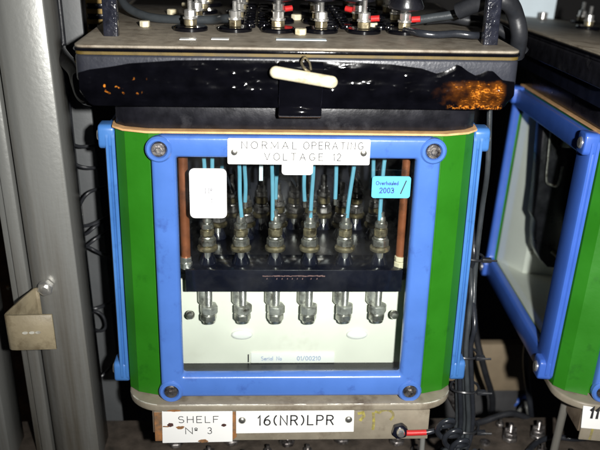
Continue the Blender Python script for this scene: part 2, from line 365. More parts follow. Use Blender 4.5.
def case_parts(root, add_sill_shade=False, side_paint='blue_side', back=.279, lid='slate'):
    # green sheet-metal case with a window in the front and in each side
    c = MB(); T = .003
    # front ring, corner facets, side rings, back and floor as one shell
    for x0, x1, z0, z1 in ((-.102, -.0835, 0, .2075), (.0835, .102, 0, .2075), (-.0835, .0835, 0, .0160), (-.0835, .0835, .1925, .2075)):
        c.box(x0, x1, .0042, .0072, z0, z1)
    for s in (-1, 1):
        pl = [(-.102, .0035), (-.119, .009), (-.1265, .0165), (-.1275, .024), (-.1275, .030), (-.1245, .030), (-.1245, .0245), (-.124, .019), (-.1175, .0118), (-.102, .0067)]
        c.prism([(s*-x if s > 0 else x, y) for x, y in pl], -.002, .2075)
        xa, xb = sorted((s*.1275, s*.1245))
        for y0, y1, z0, z1 in ((.030, .0450, 0, .2075), (.2575, .2589, 0, .2075), (.0450, .2575, 0, .0160), (.0450, .2575, .1905, .2075)):
            c.box(xa, xb, y0, y1, z0, z1)
    c.box(-.1245, .1245, .259, .262, 0, .2075)
    case = c.build('case', M['green'], root, smooth=25)
    f = MB(); f.box(-.1243, .1243, .0442 if add_sill_shade else .0310, .2588, -.0005, .0045); f.build('case_floor', M['cream'], root, smooth=0)
    if add_sill_shade:
        f = MB(); f.box(-.112, .112, .0105, .0402, -.0005, .0045); f.build('sill_shade', M['bakelite_dull'], root, smooth=0)  # dark strip added in place of the shade behind the lower frame
    # gasket
    g = MB(); g.prism([(x if abs(x) < .11 else x*.985, y) for x, y in outline(.0035)], .2078, .2092); g.build('gasket', M['gasket'], root, smooth=30)
    # blue front frame
    r = MB(); W = .1; H = .2065
    r.ring((-W, W, 0, H), (-.0832, .0832, .0190, .1910), .008, .002,
           [(0, .0042), (0, -.0012), (.06, -.0026), (.16, -.0030), (.84, -.0030), (.93, -.0022), (1, .0002), (1, .0042)], lambda u, v, d: (u, d, v))
    fr = r.build('front_frame', M['blue'], root, smooth=50)
    spots = ((-.0945, .1972), (.0943, .1975), (-.0926, .0055), (.0912, .0045))
    for bx, bz in spots:
        bosses = MB(); bosses.lathe([(.0092, 0), (.0092, .0042), (.0080, .0056), (.0062, .0056), (.0056, .0046), (.0056, .0040), (0, .0040)], (bx, .0008, bz), (0, -1, 0), 28, cap=False)
        bosses.build('corner_boss', M['blue'], fr, smooth=35)
    for bx, bz in spots:
        b = MB(); b.lathe([(.0054, 0), (.0054, .0009), (.0047, .0018), (0, .0021)], (bx, -.0028, bz), (0, -1, 0), 24, cap=False)
        b.lathe([(.0024, .0017), (.0024, .0030), (.0020, .0034), (0, .0034)], (bx, -.0028, bz), (0, -1, 0), 6, cap=False)
        b.build('bolt', M['bolt_dark'], fr, smooth=30)
    gl = MB(); gl.box(-.0838, .0838, .0030, .0040, .0182, .1918); gl.build('front_glass', M['glass'], root, smooth=0)
    # side frames
    for s in (-1, 1):
        r = MB()
        r.ring((.018, .268, 0, .2055), (.0485, .2570, .0195, .1870), .007, .003,
               [(0, .1276), (0, .1298), (.04, .1305), (.05, .1316), (.0, .1322), (.0, .1340), (.07, .1350), (.85, .1352), (.94, .1342), (1, .1322), (1, .1276)], lambda u, v, d: (s*d, u, v))
        sf = r.build('side_frame', M[side_paint], root, smooth=50)
        for by, bz in ((.0275, .199), (.0275, .0085), (.259, .199), (.259, .0085)):
            b = MB(); b.prism(rrect(by-.0088, by+.0088, bz-.0086, bz+.0090, .0040), s*.1277, s*.1394, axis='x', bev=.0016, seg=3)
            b.build('corner_boss', M[side_paint], sf, smooth=35)
        for by, bz in ((.0275, .199), (.0275, .0085), (.259, .199), (.259, .0085)):
            b = MB(); b.lathe([(.0046, 0), (.0046, .0008), (.0036, .0018), (0, .0021)], (s*.1393, by, bz), (s, 0, 0), 18, cap=False)
            b.build('screw', M['bright'], sf, smooth=30)
        gl = MB(); xa, xb = sorted((s*.1262, s*.1254)); gl.box(xa, xb, .0452, .2573, .0162, .1903); gl.build('side_glass', M['clear_pane'], root, smooth=0)
    # black moulding under the top plate
    m = MB(); m.prism(outline(-.001), .2097, .2285, bev=.0012); m.build('lower_moulding', M['bakelite_dull'], root, smooth=30)
    m = MB(); m.prism(rrect(-.1365, .1365, .002, .268, .008), .2286, .2480); m.build('neck_moulding', M['bakelite'], root, smooth=30)
    m = MB(); m.prism(rrect(-.1455, .1455, -.0105, back, .007), .2440, .2620, bev=.0022, seg=3); m.build('top_moulding', M[lid], root, smooth=40)
    m = MB(); m.prism(rrect(-.1452, .1452, -.0112, back-.0002, .007), .2621, .2640); m.build('edge_strip', M['ochre' if lid == 'slate' else 'bakelite_dull'], root, smooth=40)
    m = MB(); m.prism(rrect(-.1462, .1462, -.0118, back+.0007, .0075), .2641, .2662, bev=.0006); m.build('rubber_edge', M['gloss'], root, smooth=40)
    m = MB(); m.prism(rrect(-.1456, .1456, -.0108, back+.0005, .0075), .2663, .2680, bev=.0005); m.build('top_plate', M['plate_tan'], root, smooth=40)

def pitch_coat(root):
    prof = [(-.1425, .2505), (-.136, .2525), (-.122, .2545), (-.110, .2568), (-.095, .2580), (-.08, .2592), (-.05, .2598), (.0, .2600), (.03, .2594), (.06, .2585), (.08, .2562), (.090, .2530),
            (.0955, .2545), (.1005, .2572), (.1030, .2590), (.1060, .2580), (.1105, .2548), (.116, .2520), (.1195, .2530), (.124, .2552), (.1275, .2550), (.131, .2520), (.1345, .2492), (.1425, .2480)]
    def top(x):
        for (a, za), (b, zb) in zip(prof, prof[1:]):
            if a <= x <= b: t = (x-a)/(b-a); return za+(zb-za)*t
        return prof[-1][1]
    mb = MB(); nx, nz = 280, 44; grid = []
    for i in range(nx+1):
        x = -.1425+.285*i/nx; zt = top(x)
        e = max(0, abs(x)-.134)/.0085
        zb = .2285+.010*e*e; col = []
        for j in range(nz+1):
            t = j/nz; z = zb+(zt-zb)*t
            base = -.0016 if z > .2425 else -.0016 + .0
            # above the neck the coat lies on the top moulding, below it bridges down to the neck
            f = min(1, max(0, (z-.233)/.012)); y0 = -.0095*(1-f)+(-.0122)*f
            edge = min(1, min(t, 1-t)*9)
            n = noise.noise(Vector((x*75, z*170, 3.1)))*.00040 + max(0, noise.noise(Vector((x*260, z*420, 9.7)))-.32)*.0010
            sag = -.0030*math.exp(-((z-.2395)/.004)**2)*(.5+.5*noise.noise(Vector((x*40, 0, 1))))
            y = y0 - .0005*edge - max(-.001, n)*edge*1.1 + sag
            col.append(mb.bm.verts.new((x, y, z)))
        col.append(mb.bm.verts.new((x, -.0095, zt)))
        col.append(mb.bm.verts.new((x, .0030, zb-.0004)))
        grid.append(col)
    m = len(grid[0])
    for a, b in zip(grid, grid[1:]):
        for j in range(m): mb.face((a[j], b[j], b[(j+1) % m], a[(j+1) % m]))
    mb.face(grid[0]); mb.face(grid[-1][::-1])
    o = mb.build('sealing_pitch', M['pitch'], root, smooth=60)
    o['label'] = 'glossy black pitch with painted orange reflection at one end'
    # hasp strap over the middle, its ends curled forward
    s = MB(); pr = []
    path = [(-.0165, .2580), (-.0190, .2592), (-.0205, .2580), (-.0195, .2555), (-.0180, .2500), (-.0165, .2420), (-.0130, .2340), (-.0100, .2300), (-.0115, .2278), (-.0125, .2250), (-.0085, .2225)]
    th = .0016
    A = [Vector(p) for p in path]; n = len(A); front = []; back = []
    for i, p in enumerate(A):
        t = (A[min(i+1, n-1)]-A[max(i-1, 0)]).normalized(); nn = Vector((t.y, -t.x))
        front.append(tuple(p+nn*th)); back.append(tuple(p-nn*th))
    s.prism(front+back[::-1], -.0135, .0150, axis='x', bev=.0005, seg=1)
    s.build('hasp_strap', M['gloss'], root, smooth=50)

def terminal(parent, x, y, z, h=.042, name='terminal', worn=False):
    """threaded stud on a bakelite skirt with washer, two nuts and a cap nut"""
    ms, mb_ = (M['bolt_dark'], M['brass_dark']) if worn else (M['steel'], M['brass'])  # rear rows take a darker steel and brass
    x += random.uniform(-.0005, .0005); h += random.uniform(-.003, .002); dz = random.uniform(-.0008, .0010)
    t = MB(); thread(t, (x, y, z), .0022, h); st = t.build(name, ms, parent, smooth=60)
    k = MB(); k.lathe([(.0072, 0), (.0070, .001), (.0042, .0075), (.0032, .0095), (0, .0095)], (x, y, z), (0, 0, 1), 20, cap=False); k.build('skirt', M['bakelite'], st)
    k = MB(); k.lathe([(.0026, .0), (.0026, .0118), (0, .0118)], (x, y-.0028, z+.0004), (0, 0, 1), 14, cap=False); k.build('stud', M['bright'], st)
    k = MB(); k.lathe([(.0074, .0105), (.0079, .0112), (.0079, .0130), (.0068, .0142), (0, .0142)], (x, y, z), (0, 0, 1), 24, cap=False); k.build('washer', mb_, st)
    a = random.random()
    k = MB(); nut(k, (x, y, z+.0144), .0071, .0058, a=a); k.lathe([(.0052, .0204), (.0055, .0210), (.0052, .0218), (0, .0218)], (x, y, z), n=20, cap=False); k.build('nut', ms, st, smooth=30)
    k = MB(); nut(k, (x, y, z+.0224), .0057, .0052+dz, a=a+random.random()); k.build('nut', mb_, st, smooth=30)
    k = MB(); nut(k, (x, y, z+.0284+dz), .0054, .0042, a=a+random.random()); k.lathe([(.0034, .033), (.0036, .034), (.0030, .0375), (0, .0378)], (x, y, z), n=16, cap=False); k.build('nut', ms, st, smooth=30)
    return st
def lower_terminal(parent, x, y, z):
    x += random.uniform(-.0006, .0006); z0 = z; z += random.uniform(-.0008, .0006)
    t = MB(); thread(t, (x, y, z0), .0029, .022, (0, 0, -1), .0009)
    st = t.build('lower_terminal', M['bright'], parent, smooth=40)
    k = MB(); k.lathe([(.0046, .0), (.0050, .001), (.0050, .0115), (.0040, .013), (0, .013)], (x-.0038, y+.0060, z-.003), (0, 0, -1), 18, cap=False); k.build('collar', M['lead_nut'], st)
    k = MB(); nut(k, (x, y+.001, z-.0150), .0074, .0070, '-z', a=random.random()); k.build('nut', M['lead_nut'], st, smooth=30)
    k = MB(); nut(k, (x-.0004, y+.0008, z-.0222), .0068, .0056, '-z', a=random.random()); k.lathe([(.0054, .0276), (.0048, .0300), (.0026, .0308), (0, .0308)], (x, y+.0008, z), (0, 0, -1), 16, cap=False); k.build('nut', M['steel'], st, smooth=30)
    return st

def build_main(root):
    case_parts(root, True)
    pitch_coat(root)
    XS = (-.0648, -.0395, -.0137, .0129, .0402, .0672)
    # inside: dark contact block behind, cream plate below
    m = MB(); m.box(-.124, .124, .120, .126, .080, .205); m.box(-.1235, -.0905, .031, .1199, .0985, .205); m.box(.0905, .1235, .031, .1199, .0985, .205)
    m.box(-.1000, -.0905, .0105, .0309, .0985, .205); m.box(.0905, .1000, .0105, .0309, .0985, .205)
    m.box(-.0905, .0905, .050, .120, .0800, .0962)
    m.build('contact_block', M['cavity'], root, smooth=0)
    m = MB(); m.box(-.0905, .0945, .0405, .0440, .0046, .0795, bev=.001); m.build('inner_plate', M['cream'], root)
    for x in (-.0394, .0536):
        m = MB(); m.prism([(x+.0085*math.cos(t*PI/12), .0312+.0042*math.sin(t*PI/12)) for t in range(24)], .0372, .0406, axis='y', bev=.0022, seg=3); m.build('oval_lug', M['white'], root)
    m = MB(); m.box(-.0815, .0835, .0200, .0500, .0785, .0970, bev=.0009); bar = m.build('contact_bar', M['bakelite'], root)
    k = MB()
    for i in range(26):
        x = -.023+.0018*i; z = .0919+.0004*random.random()
        ribbon(k, [(x, z), (x+.0019, z+.0003*random.uniform(-1, 1))], .0004*random.uniform(.5, 1.2), lambda a, b, d: (a, .0199-d, b), .0001+.000005*i)
    for x in (-.0200, -.0125, -.0085, -.0045, -.0008, .0030, .0070, .0135, .0180):
        ribbon(k, [(x, .0894), (x+.0002, .0901)], .0003, lambda a, b, d: (a, .0199-d, b), .0001)
    k.build('scuff_mark', M['pink'], bar, smooth=0)
    for x in XS: terminal(root, x, .0350, .0970)
    for i, x in enumerate((-.0600, -.0367, -.0101, .0166, .0420, .0690)): terminal(root, x, .0870, .0965, .05, 'terminal', True)
    for i, x in enumerate((-.0500, -.0240, .0040, .0290, .0560)): terminal(root, x, .1100, .0965, .05, 'terminal', True)
    for x in XS: lower_terminal(root, x+.0006, .0285, .0785)
    # small post at the bottom corners of the contact compartment
    for x in (-.0792, .0806):
        k = MB(); k.lathe([(.0030, 0), (.0034, .001), (.0034, .0035), (.0024, .005), (0, .0055)], (x, .030, .0550), (0, -1, 0), 14, cap=False); k.build('clip_screw', M['steel'], root)
    # copper strips
    for x, z0 in ((-.0815, .1000), (.0825, .1010)):
        k = MB(); k.tube([(x, .0300, z0), (x, .0300, .150), (x, .0300, .1980)], .0037, 12, smooth=0); st = k.build('copper_strip', M['copper'], root)
        k = MB(); nut(k, (x, .0290, z0-.0052), .0052, .0050, a=.3); nut(k, (x, .0290, z0), .0048, .0040, a=.7); k.build('nut', M['ivory'] if x > 0 else M['bright'], st, smooth=30)
    # blue wires
    W = [((-.0675, .044, .183), (-.0660, .036, .139)), ((-.0609, .042, .183), (-.0625, .036, .139)), ((-.0545, .050, .183), (-.056, .080, .145)),
         ((-.0422, .042, .186), (-.0392, .0335, .1345)), ((-.0368, .050, .186), (-.0368, .046, .1420)),
         ((-.0172, .042, .186), (-.0158, .0335, .1320)), ((-.0126, .050, .186), (-.0134, .048, .1440)),
         ((.0078, .050, .186), (.0088, .046, .1430)), ((.0142, .042, .186), (.0128, .0335, .1320)),
         ((.0315, .050, .186), (.0322, .046, .1450)), ((.0456, .042, .188), (.0404, .0335, .1320)),
         ((.0605, .050, .188), (.0612, .050, .150)), ((.0680, .042, .188), (.0655, .0335, .1325))]
    for a, b in W:
        top = (a[0]-.0005, a[1]+.012, .2060)
        q = Vector(b)-Vector(a); m1 = Vector(a)+q*.3+Vector((random.uniform(-.0006, .0006), random.uniform(-.001, .001), 0)); m2 = Vector(a)+q*.7+Vector((random.uniform(-.0005, .0005), 0, 0))
        k = MB(); k.tube([top, a, tuple(m1), tuple(m2), b], .00155, 8, smooth=4); wr = k.build('wire', M['wire_blue'], root)
        e = q.normalized(); k = MB(); k.tube([tuple(Vector(b)-e*.0006), tuple(Vector(b)+e*.0022), tuple(Vector(b)+e*.0048)], .0013, 8, smooth=0); k.build('crimp', M['steel'], wr)
    for x0, x1, zz in ((-.055, -.046, .135), (-.028, -.034, .140), (-.004, .004, .142), (.024, .018, .138), (.050, .058, .141), (.074, .069, .139)):
        k = MB(); k.tube([(x0, .072, .206), (x0+.004, .070, .178), ((x0+x1)/2-.003, .078, .158), (x1, .085, zz)], .0012, 8); k.build('wire', M['cable_slate'], root)
    k = MB(); k.box(-.0262, -.0232, .0600, .0608, .1545, .1690, bev=.0002); k.build('paper_slip', M['card'], root, smooth=0)
    # stickers on the glass
    k = MB(); k.prism(rrect(-.0748, -.0489, .1455, .1822, .0035), .0019, .0026, axis='y'); st = k.build('sticker', M['paper'], root)
    st['label'] = 'blank looking white sticker with rounded corners'
    lettering('Nº', -.0615, .1660, .0018, .0040, 'lettering', M['ink_faint'], st, wt=.14)
    lettering('1', -.0595, .1585, .0018, .0034, 'lettering', M['ink_faint'], st, wt=.14)
    k = MB(); k.prism(rrect(.0526, .0798, .1635, .1795, .002), -.0042, -.0036, axis='y'); st = k.build('tag', M['cyan'], root)
    st['label'] = 'cyan overhaul tag marked 2003'
    lettering('Overhauled', .0632, .1746, -.0043, .0026, 'lettering', M['ink_blue'], st, gap=.26, wt=.2, width=.0155)
    lettering('2003', .0632, .1692, -.0043, .0036, 'lettering', M['ink_blue'], st, gap=.30, wt=.2, width=.0098)
    lettering('/', .0748, .1716, -.0043, .0085, 'lettering', M['ink'], st, wt=.09)
    # engraved plate on the frame
    k = MB(); k.prism(rrect(-.0478, .0500, .1875, .2058, .0012), -.0046, -.0031, axis='y', bev=.0003, seg=1); pl = k.build('engraved_plate', M['white'], root)
    lettering('NORMAL', -.0193, .2013, -.0047, .0049, 'lettering', M['ink'], pl, gap=.52, wt=.11, width=.0375)
    lettering('OPERATING', .0246, .2013, -.0047, .0049, 'lettering', M['ink'], pl, gap=.42, wt=.11, width=.0410)
    lettering('VOLTAGE', -.0025, .1932, -.0047, .0049, 'lettering', M['ink'], pl, gap=.50, wt=.11, width=.0400)
    lettering('12', .0273, .1932, -.0047, .0049, 'lettering', M['ink'], pl, gap=.40, wt=.11, width=.0050)
    for x in (-.0432, .0455):
        k = MB(); k.lathe([(.0024, 0), (.0022, .0007), (.0012, .0012), (0, .0013)], (x, -.0046, .1962), (0, -1, 0), 16, cap=False); k.build('screw', M['steel'], pl)
    k = MB(); k.prism(rrect(-.0105, .0110, .1797, .1900, .0025), -.0030, -.0022, axis='y'); k.build('paper_tab', M['paper'], root)
    # serial plate on the cream plate
    k = MB(); k.box(-.0322, .0360, .0394, .0404, .0052, .0142, bev=.0002); pl = k.build('serial_plate', M['white'], root)
    lettering('Serial No', -.0155, .0092, .0393, .0034, 'lettering', M['ink_pale'], pl, gap=.28, wt=.14, width=.0165)
    lettering('01/00210', .0150, .0092, .0393, .0036, 'lettering', M['ink_pale'], pl, gap=.28, wt=.16, width=.0190)
    k = MB(); k.box(-.0348, -.0338, .0396, .0404, .0055, .0125); k.build('dark_notch', M['ink'], root, smooth=0)
    top_terminals(root, True)

def disc(mb, x, y, z, r, h): mb.lathe([(r, 0), (r, h*.7), (r*.92, h), (0, h)], (x, y, z), n=24, cap=False)
def top_stack(root, x, y, z=.268, cap=False, red=None, tall=False):
    k = MB(); disc(k, x, y, z+.0001, .0125, .0030); st = k.build('top_terminal', M['gloss'], root)
    k = MB(); nut(k, (x, y, z+.0031), .0050, .0050, a=random.random()); k.build('nut', M['brass'], st, smooth=30)
    k = MB(); k.lathe([(.0054, .0081), (.0054, .0094), (0, .0094)], (x, y, z), n=20, cap=False); nut(k, (x, y, z+.0095), .0046, .0052, a=random.random()); thread(k, (x, y, z+.0147), .0020, random.uniform(.004, .011) if not tall else .016)
    k.build('nut', M['bright'], st, smooth=30)
    if cap:
        k = MB(); k.lathe([(.0030, .0150), (.0128, .0178), (.0132, .0196), (.0105, .0260), (.0085, .036), (.008, .048), (.006, .050), (0, .0505)], (x, y, z), n=24, cap=False); k.build('cap', M['bakelite_dull'], st)
    if red is not None:
        k = MB(); a = red; p = Vector((x, y, z+.0096)); d = Vector((math.cos(a), math.sin(a), .12))
        k.tube([p+d*.005, p+d*.008, p+d*.0110], .0023, 10, smooth=2); k.build('red_lug', M['red'], st)
    return st
def top_terminals(root, main):
    XS = (-.0763, -.0441, -.0128, .0186, .0500, .0800)
    for r, y in enumerate((.0640, .1130, .1650, .2200)):
        for i, x in enumerate(XS):
            xx = x+.0012*r
            cap = (r == 0 and i == 5) or (r == 1 and i in (2, 3, 4)) or (r >= 2 and i in (1, 2, 3, 4))
            red = {(0, 4): -.25, (1, 2): .3, (1, 4): 2.6, (0, 5): -.3}.get((r, i))
            top_stack(root, xx, y, cap=cap, red=red, tall=r > 1)
    for c, x in enumerate((-.0340, -.0230, .0285, .0390, .0650, .0705)):
        for y in (.082, .098, .114, .132, .150, .170, .192, .215):
            k = MB(); disc(k, x, y, .2681, .0046, .0034); k.build('contact_button', M['gloss'], root)
    for x, y, s in ((.0030, .0480, .0045), (-.1107, .0755, .0040), (.0032, .13, .0045), (-.098, .15, .0045), (-.09, .20, .005), (.0595, .086, .0040)):
        k = MB(); nut(k, (x, y, .2681), s, .0045, a=.3); k.build('plate_nut', M['ivory'], root, smooth=30)
    for x0, x1, y, n in ((-.0800, -.0690, .0190, 'white_patch'), (-.0590, -.0470, .0220, 'white_patch'), (-.0150, .0195, .0240, 'marker_strip')):
        k = MB(); k.box(x0, x1, y-.0035, y+.0035, .2681, .2686, bev=.0002); k.build(n, M['white'] if n == 'white_patch' else M['card'], root, smooth=0)  # two plain white patches and one pale strip, flat on the plate
    # carrying-handle uprights wrapped in shiny black sleeve
    for x, y in ((-.1275, .031), (.1312, .018)):
        k = MB(); k.prism(rrect(x-.0050, x+.0050, y-.0040, y+.0040, .0012), .2681, .3250)
        o = k.build('handle_post', M['sleeve'], root, smooth=40)
def sleeve():
    m = mat('shiny_woven_sleeve', (.012, .013, .02), .15, var=.4, vscale=200, bump=1., bscale=330, coat=.5)
    return m
M['sleeve'] = sleeve()

main = empty('signal_relay', 'green relay with blue frames and NORMAL OPERATING VOLTAGE 12 plate, facing the camera', 'relay', group='signal relays on the rack')
build_main(main)

RP = (.3417, .0036, -.0156); RR = (-.0529, .0667, -.062)
right = empty('signal_relay', 'shadowed green relay seen from its blue side window, beside the cable bundle', 'relay', RP, RR, group='signal relays on the rack')
def build_right(root):
    case_parts(root, False, 'blue_darkened', .46, 'bakelite_dull')
    k = MB(); k.prism([(-.1243, .2574), (-.104, .2250), (.1243, .2250), (.1243, .2275), (-.1025, .2275), (-.1225, .2588), (-.1243, .2588)], .0175, .2070); k.build('inner_wall', M['cream_lightened'], root, smooth=0)
    k = MB(); k.box(-.1243, .1243, .0310, .2588, .0046, .0172); k.build('raised_floor', M['cream_lightened'], root, smooth=0)
    k = MB(); k.prism([(-.131, .200), (-.129, .184), (-.123, .1245), (-.122, .098), (-.118, .092), (-.1165, .078), (-.1135, .064), (-.1075, .054), (-.099, .047), (-.085, .0470), (-.06, .047), (-.06, .200)],
                      .165, .190, axis='y', bev=.002); mech = k.build('contact_mechanism', M['bakelite_dull'], root, smooth=35)
    k = MB(); k.box(-.088, .10, .125, .1645, .085, .198, bev=.003); k.build('mechanism_block', M['bakelite_dull'], root)
    k = MB(); k.tube([(-.1245, .160, .200), (-.1205, .160, .160), (-.118, .160, .136), (-.113, .160, .1315), (-.106, .160, .1325), (-.1055, .160, .150)], .0013, 8, smooth=5); k.build('bent_rod', M['steel'], mech)
    k = MB(); k.tube([(-.100, .160, .066), (-.092, .155, .060), (-.086, .15, .052)], .002, 8); k.build('small_wire', M['brass'], mech)
    k = MB(); k.box(-.110, -.099, .158, .1645, .168, .180, bev=.001); k.build('metal_clip', M['steel'], mech)
    k = MB(); k.lathe([(.003, 0), (.0026, .0012), (0, .002)], (-.098, .2249, .0420), (0, -1, 0), 14, cap=False); k.build('rivet', M['steel'], root)
    for x, y in ((-.036, .400), (.010, .36), (-.060, .30), (-.02, .30), (-.03, .22)): top_stack(root, x, y)
    k = MB(); nut(k, (-.074, .425, .2681), .0055, .008); k.build('plate_nut', M['bright'], root, smooth=30)
    k = MB(); k.box(-.100, -.054, .450, .4508, .2682, .360, bev=.0002); k.build('marker_card', M['card'], root, smooth=0)
build_right(right)

# ------------------------------------------------------------------ shelf trays
def tray(root, main=True):
    def shape(o=0):
        h = [(-.0982-(.029+o)*math.sin(t*PI/20), .020-(.029+o)*math.cos(t*PI/20)) for t in range(11)] + [(-.1272-o, .285)]
        return h + [(-x, y) for x, y in reversed(h)]
    k = MB(); k.prism(shape(), -.0095, -.0030, bev=.0016, seg=3); k.build('top_rim', M['tray'], root, smooth=40)
    k = MB(); k.box(-.1060, .1075, -.0075, -.0055, -.0365, -.0096, bev=.0006); ap = k.build('front_apron', M['tray'], root)
    for s in (-1, 1):
        k = MB(); xa, xb = sorted((s*.1075, s*.1055)); k.box(xa, xb, -.0054, .260, -.0300, -.0096, bev=.0005); k.build('side_apron', M['tray_dark'], root)
    return ap
TRAY_G = 'relay shelf trays'
t1 = empty('shelf_tray', 'tan grey shelf tray carrying the white SHELF and 16(NR)LPR plates', 'shelf tray', group=TRAY_G)
ap = tray(t1)
def face_plate(root, quad, y, name, m, th=.0012):
    k = MB(); k.prism(quad, y-th, y, axis='y', bev=.0002, seg=1); return k.build(name, m, root, smooth=0)
Y0 = -.0076
p1 = face_plate(ap, [(-.1002, -.0375), (-.0460, -.0368), (-.0458, -.0065), (-.0996, -.0072)], Y0, 'shelf_plate', M['white'])
lettering('SHELF', -.0720, -.0160, Y0-.0013, .0056, 'lettering', M['ink'], p1, gap=.36, wt=.10, width=.0305)
lettering('Nº', -.0775, -.0262, Y0-.0013, .0056, 'lettering', M['ink'], p1, gap=.22, wt=.10, width=.0090)
lettering('3', -.0635, -.0262, Y0-.0013, .0056, 'lettering', M['ink'], p1, wt=.10)
def blob(root, cx, cz, rx, rz, y, m, name, seed=0, th=.0002, rough=.35):
    k = MB(); pts = []
    for i in range(22):
        a = 2*PI*i/22; f = 1+rough*noise.noise(Vector((math.cos(a)*1.7+seed, math.sin(a)*1.7, seed*3.3)))
        pts.append((cx+rx*f*math.cos(a), cz+rz*f*math.sin(a)))
    k.prism(pts, y-th, y, axis='y'); return k.build(name, m, root, smooth=0)
Y1 = Y0-.00125
blob(p1, -.0935, -.0206, .0026, .0017, Y1, M['rust_dark'], 'screw_hole', 1)
blob(p1, -.0970, -.0222, .0032, .0006, Y1, M['rust'], 'rust_stain', 2, .00015, .5)
blob(p1, -.0862, -.0232, .0030, .0016, Y1, M['rust'], 'rust_stain', 5, .0002, .6)
blob(p1, -.0526, -.0212, .0019, .0013, Y1, M['rust_dark'], 'screw_hole', 7)
blob(p1, -.0688, -.0357, .0042, .0015, Y1, M['rust'], 'rust_stain', 9, .0002, .4)
blob(p1, -.0910, -.0078, .0048, .0009, Y1, M['rust'], 'rust_stain', 11, .0002, .5)
face_plate(ap, [(-.1058, -.0362), (-.1000, -.0362), (-.0994, -.0102), (-.1058, -.0102)], Y0+.0001, 'rust_patch', M['rust'], .0002)
face_plate(ap, [(-.0462, -.0362), (-.0428, -.0330), (-.0428, -.0102), (-.0456, -.0102)], Y0+.0001, 'rust_patch', M['rust'], .0002)
p2 = face_plate(ap, [(-.0432, -.0292), (.0485, -.0285), (.0480, -.0065), (-.0431, -.0052)], Y0, 'name_plate', M['white'])
lettering('16(NR)LPR', .0030, -.0173, Y0-.0013, .0084, 'lettering', M['ink'], p2, gap=.36, wt=.13, width=.0580)
for x in (-.0385, .0440):
    k = MB(); k.lathe([(.0030, 0), (.0028, .0008), (.0017, .0016), (0, .0018)], (x, Y0-.0012, -.0170), (0, -1, 0), 16, cap=False); k.build('screw', M['steel'], p2)
k = MB(); fn = lambda a, b, d: (a, Y0+.0001-d, b)
ribbon(k, [(.0632, -.0125), (.0640, -.0200), (.0637, -.0268)], .0011, fn, .00015)
ribbon(k, [(.0650, -.0110)] + [(.0730+.0060*math.cos(math.radians(t)), -.0145+.0050*math.sin(math.radians(t))) for t in range(150, -60, -15)], .0010, fn, .00016)
ribbon(k, [(.0520, -.0125), (.0550, -.0115), (.0560, -.0150), (.0535, -.0185)], .0012, fn, .00015)
k.build('chalk_mark', M['chalk'], ap, smooth=0)
# worn paint along the front rim
k = MB(); rnd = random.Random(3)
pts = [(-.0982-.0292*math.sin(t*PI/20), .020-.0292*math.cos(t*PI/20)) for t in range(8, -1, -1)] + [(.0982+.0292*math.sin(t*PI/20), .020-.0292*math.cos(t*PI/20)) for t in range(9)]
tot = 150; Lg = [0]
for a, b in zip(pts, pts[1:]): Lg.append(Lg[-1]+(Vector(b)-Vector(a)).length)
def along(s):
    for i in range(len(pts)-1):
        if s <= Lg[i+1]: return Vector(pts[i]).lerp(Vector(pts[i+1]), (s-Lg[i])/(Lg[i+1]-Lg[i]))
    return Vector(pts[-1])
run = []
for i in range(tot+1):
    gap = noise.noise(Vector((i*.16, 4, 2))) < -.25 or i == tot
    if not gap:
        p = along(Lg[-1]*i/tot); run.append((p.x, p.y+.0011+.0001*rnd.random(), -.0037+.0002*rnd.random()))
    if gap and len(run) > 1:
        k.tube(run, .0006, 6, smooth=0, rfun=lambda t: .0007*math.sin(PI*min(.97, max(.03, t)))**.4)
    if gap: run = []
k.build('worn_edge', M['worn'], t1)
k = MB(); k.tube([(.1098, .02, -.0300), (.1110, .02, -.100)], .0022, 10, smooth=0); k.tube([(.1098, .02, -.0305), (.1098, .02, -.0095)], .0020, 10, smooth=0)
k.build('support_rod', M['grey_steel'], t1)
# earth bolt
k = MB(); nut(k, (.0845, Y0, -.0268), .0066, .0055, 'y', a=.3); eb = k.build('earth_bolt', M['bakelite'], ap, smooth=30)
k = MB(); k.lathe([(.0032, .0054), (.0032, .0090), (.0022, .0104), (0, .0106)], (.0843, Y0, -.0255), (0, -1, 0), 14, cap=False); k.build('bolt_tip', M['bright'], eb)

t2 = empty('shelf_tray', 'tan grey shelf tray with rounded corner under the shadowed side window relay', 'shelf tray', RP, RR, group=TRAY_G)
ap2 = tray(t2, False)
p3 = face_plate(ap2, [(-.1065, -.0250), (-.0400, -.0250), (-.0400, -.0052), (-.1085, -.0052)], Y0, 'name_plate', M['white'])
lettering('11', -.0985, -.0105, Y0-.0013, .0085, 'lettering', M['ink'], p3, gap=.30, wt=.26)
k = MB(); ribbon(k, [(-.0965, -.0262), (-.0970, -.0350)], .0010, fn, .00015); k.build('chalk_mark', M['chalk'], ap2, smooth=0)
k = MB(); k.tube([(-.1075, .03, -.0095), (-.1085, .03, -.0600), (-.109, .03, -.12)], .0034, 12, smooth=0); k.build('support_rod', M['grey_steel'], t2)

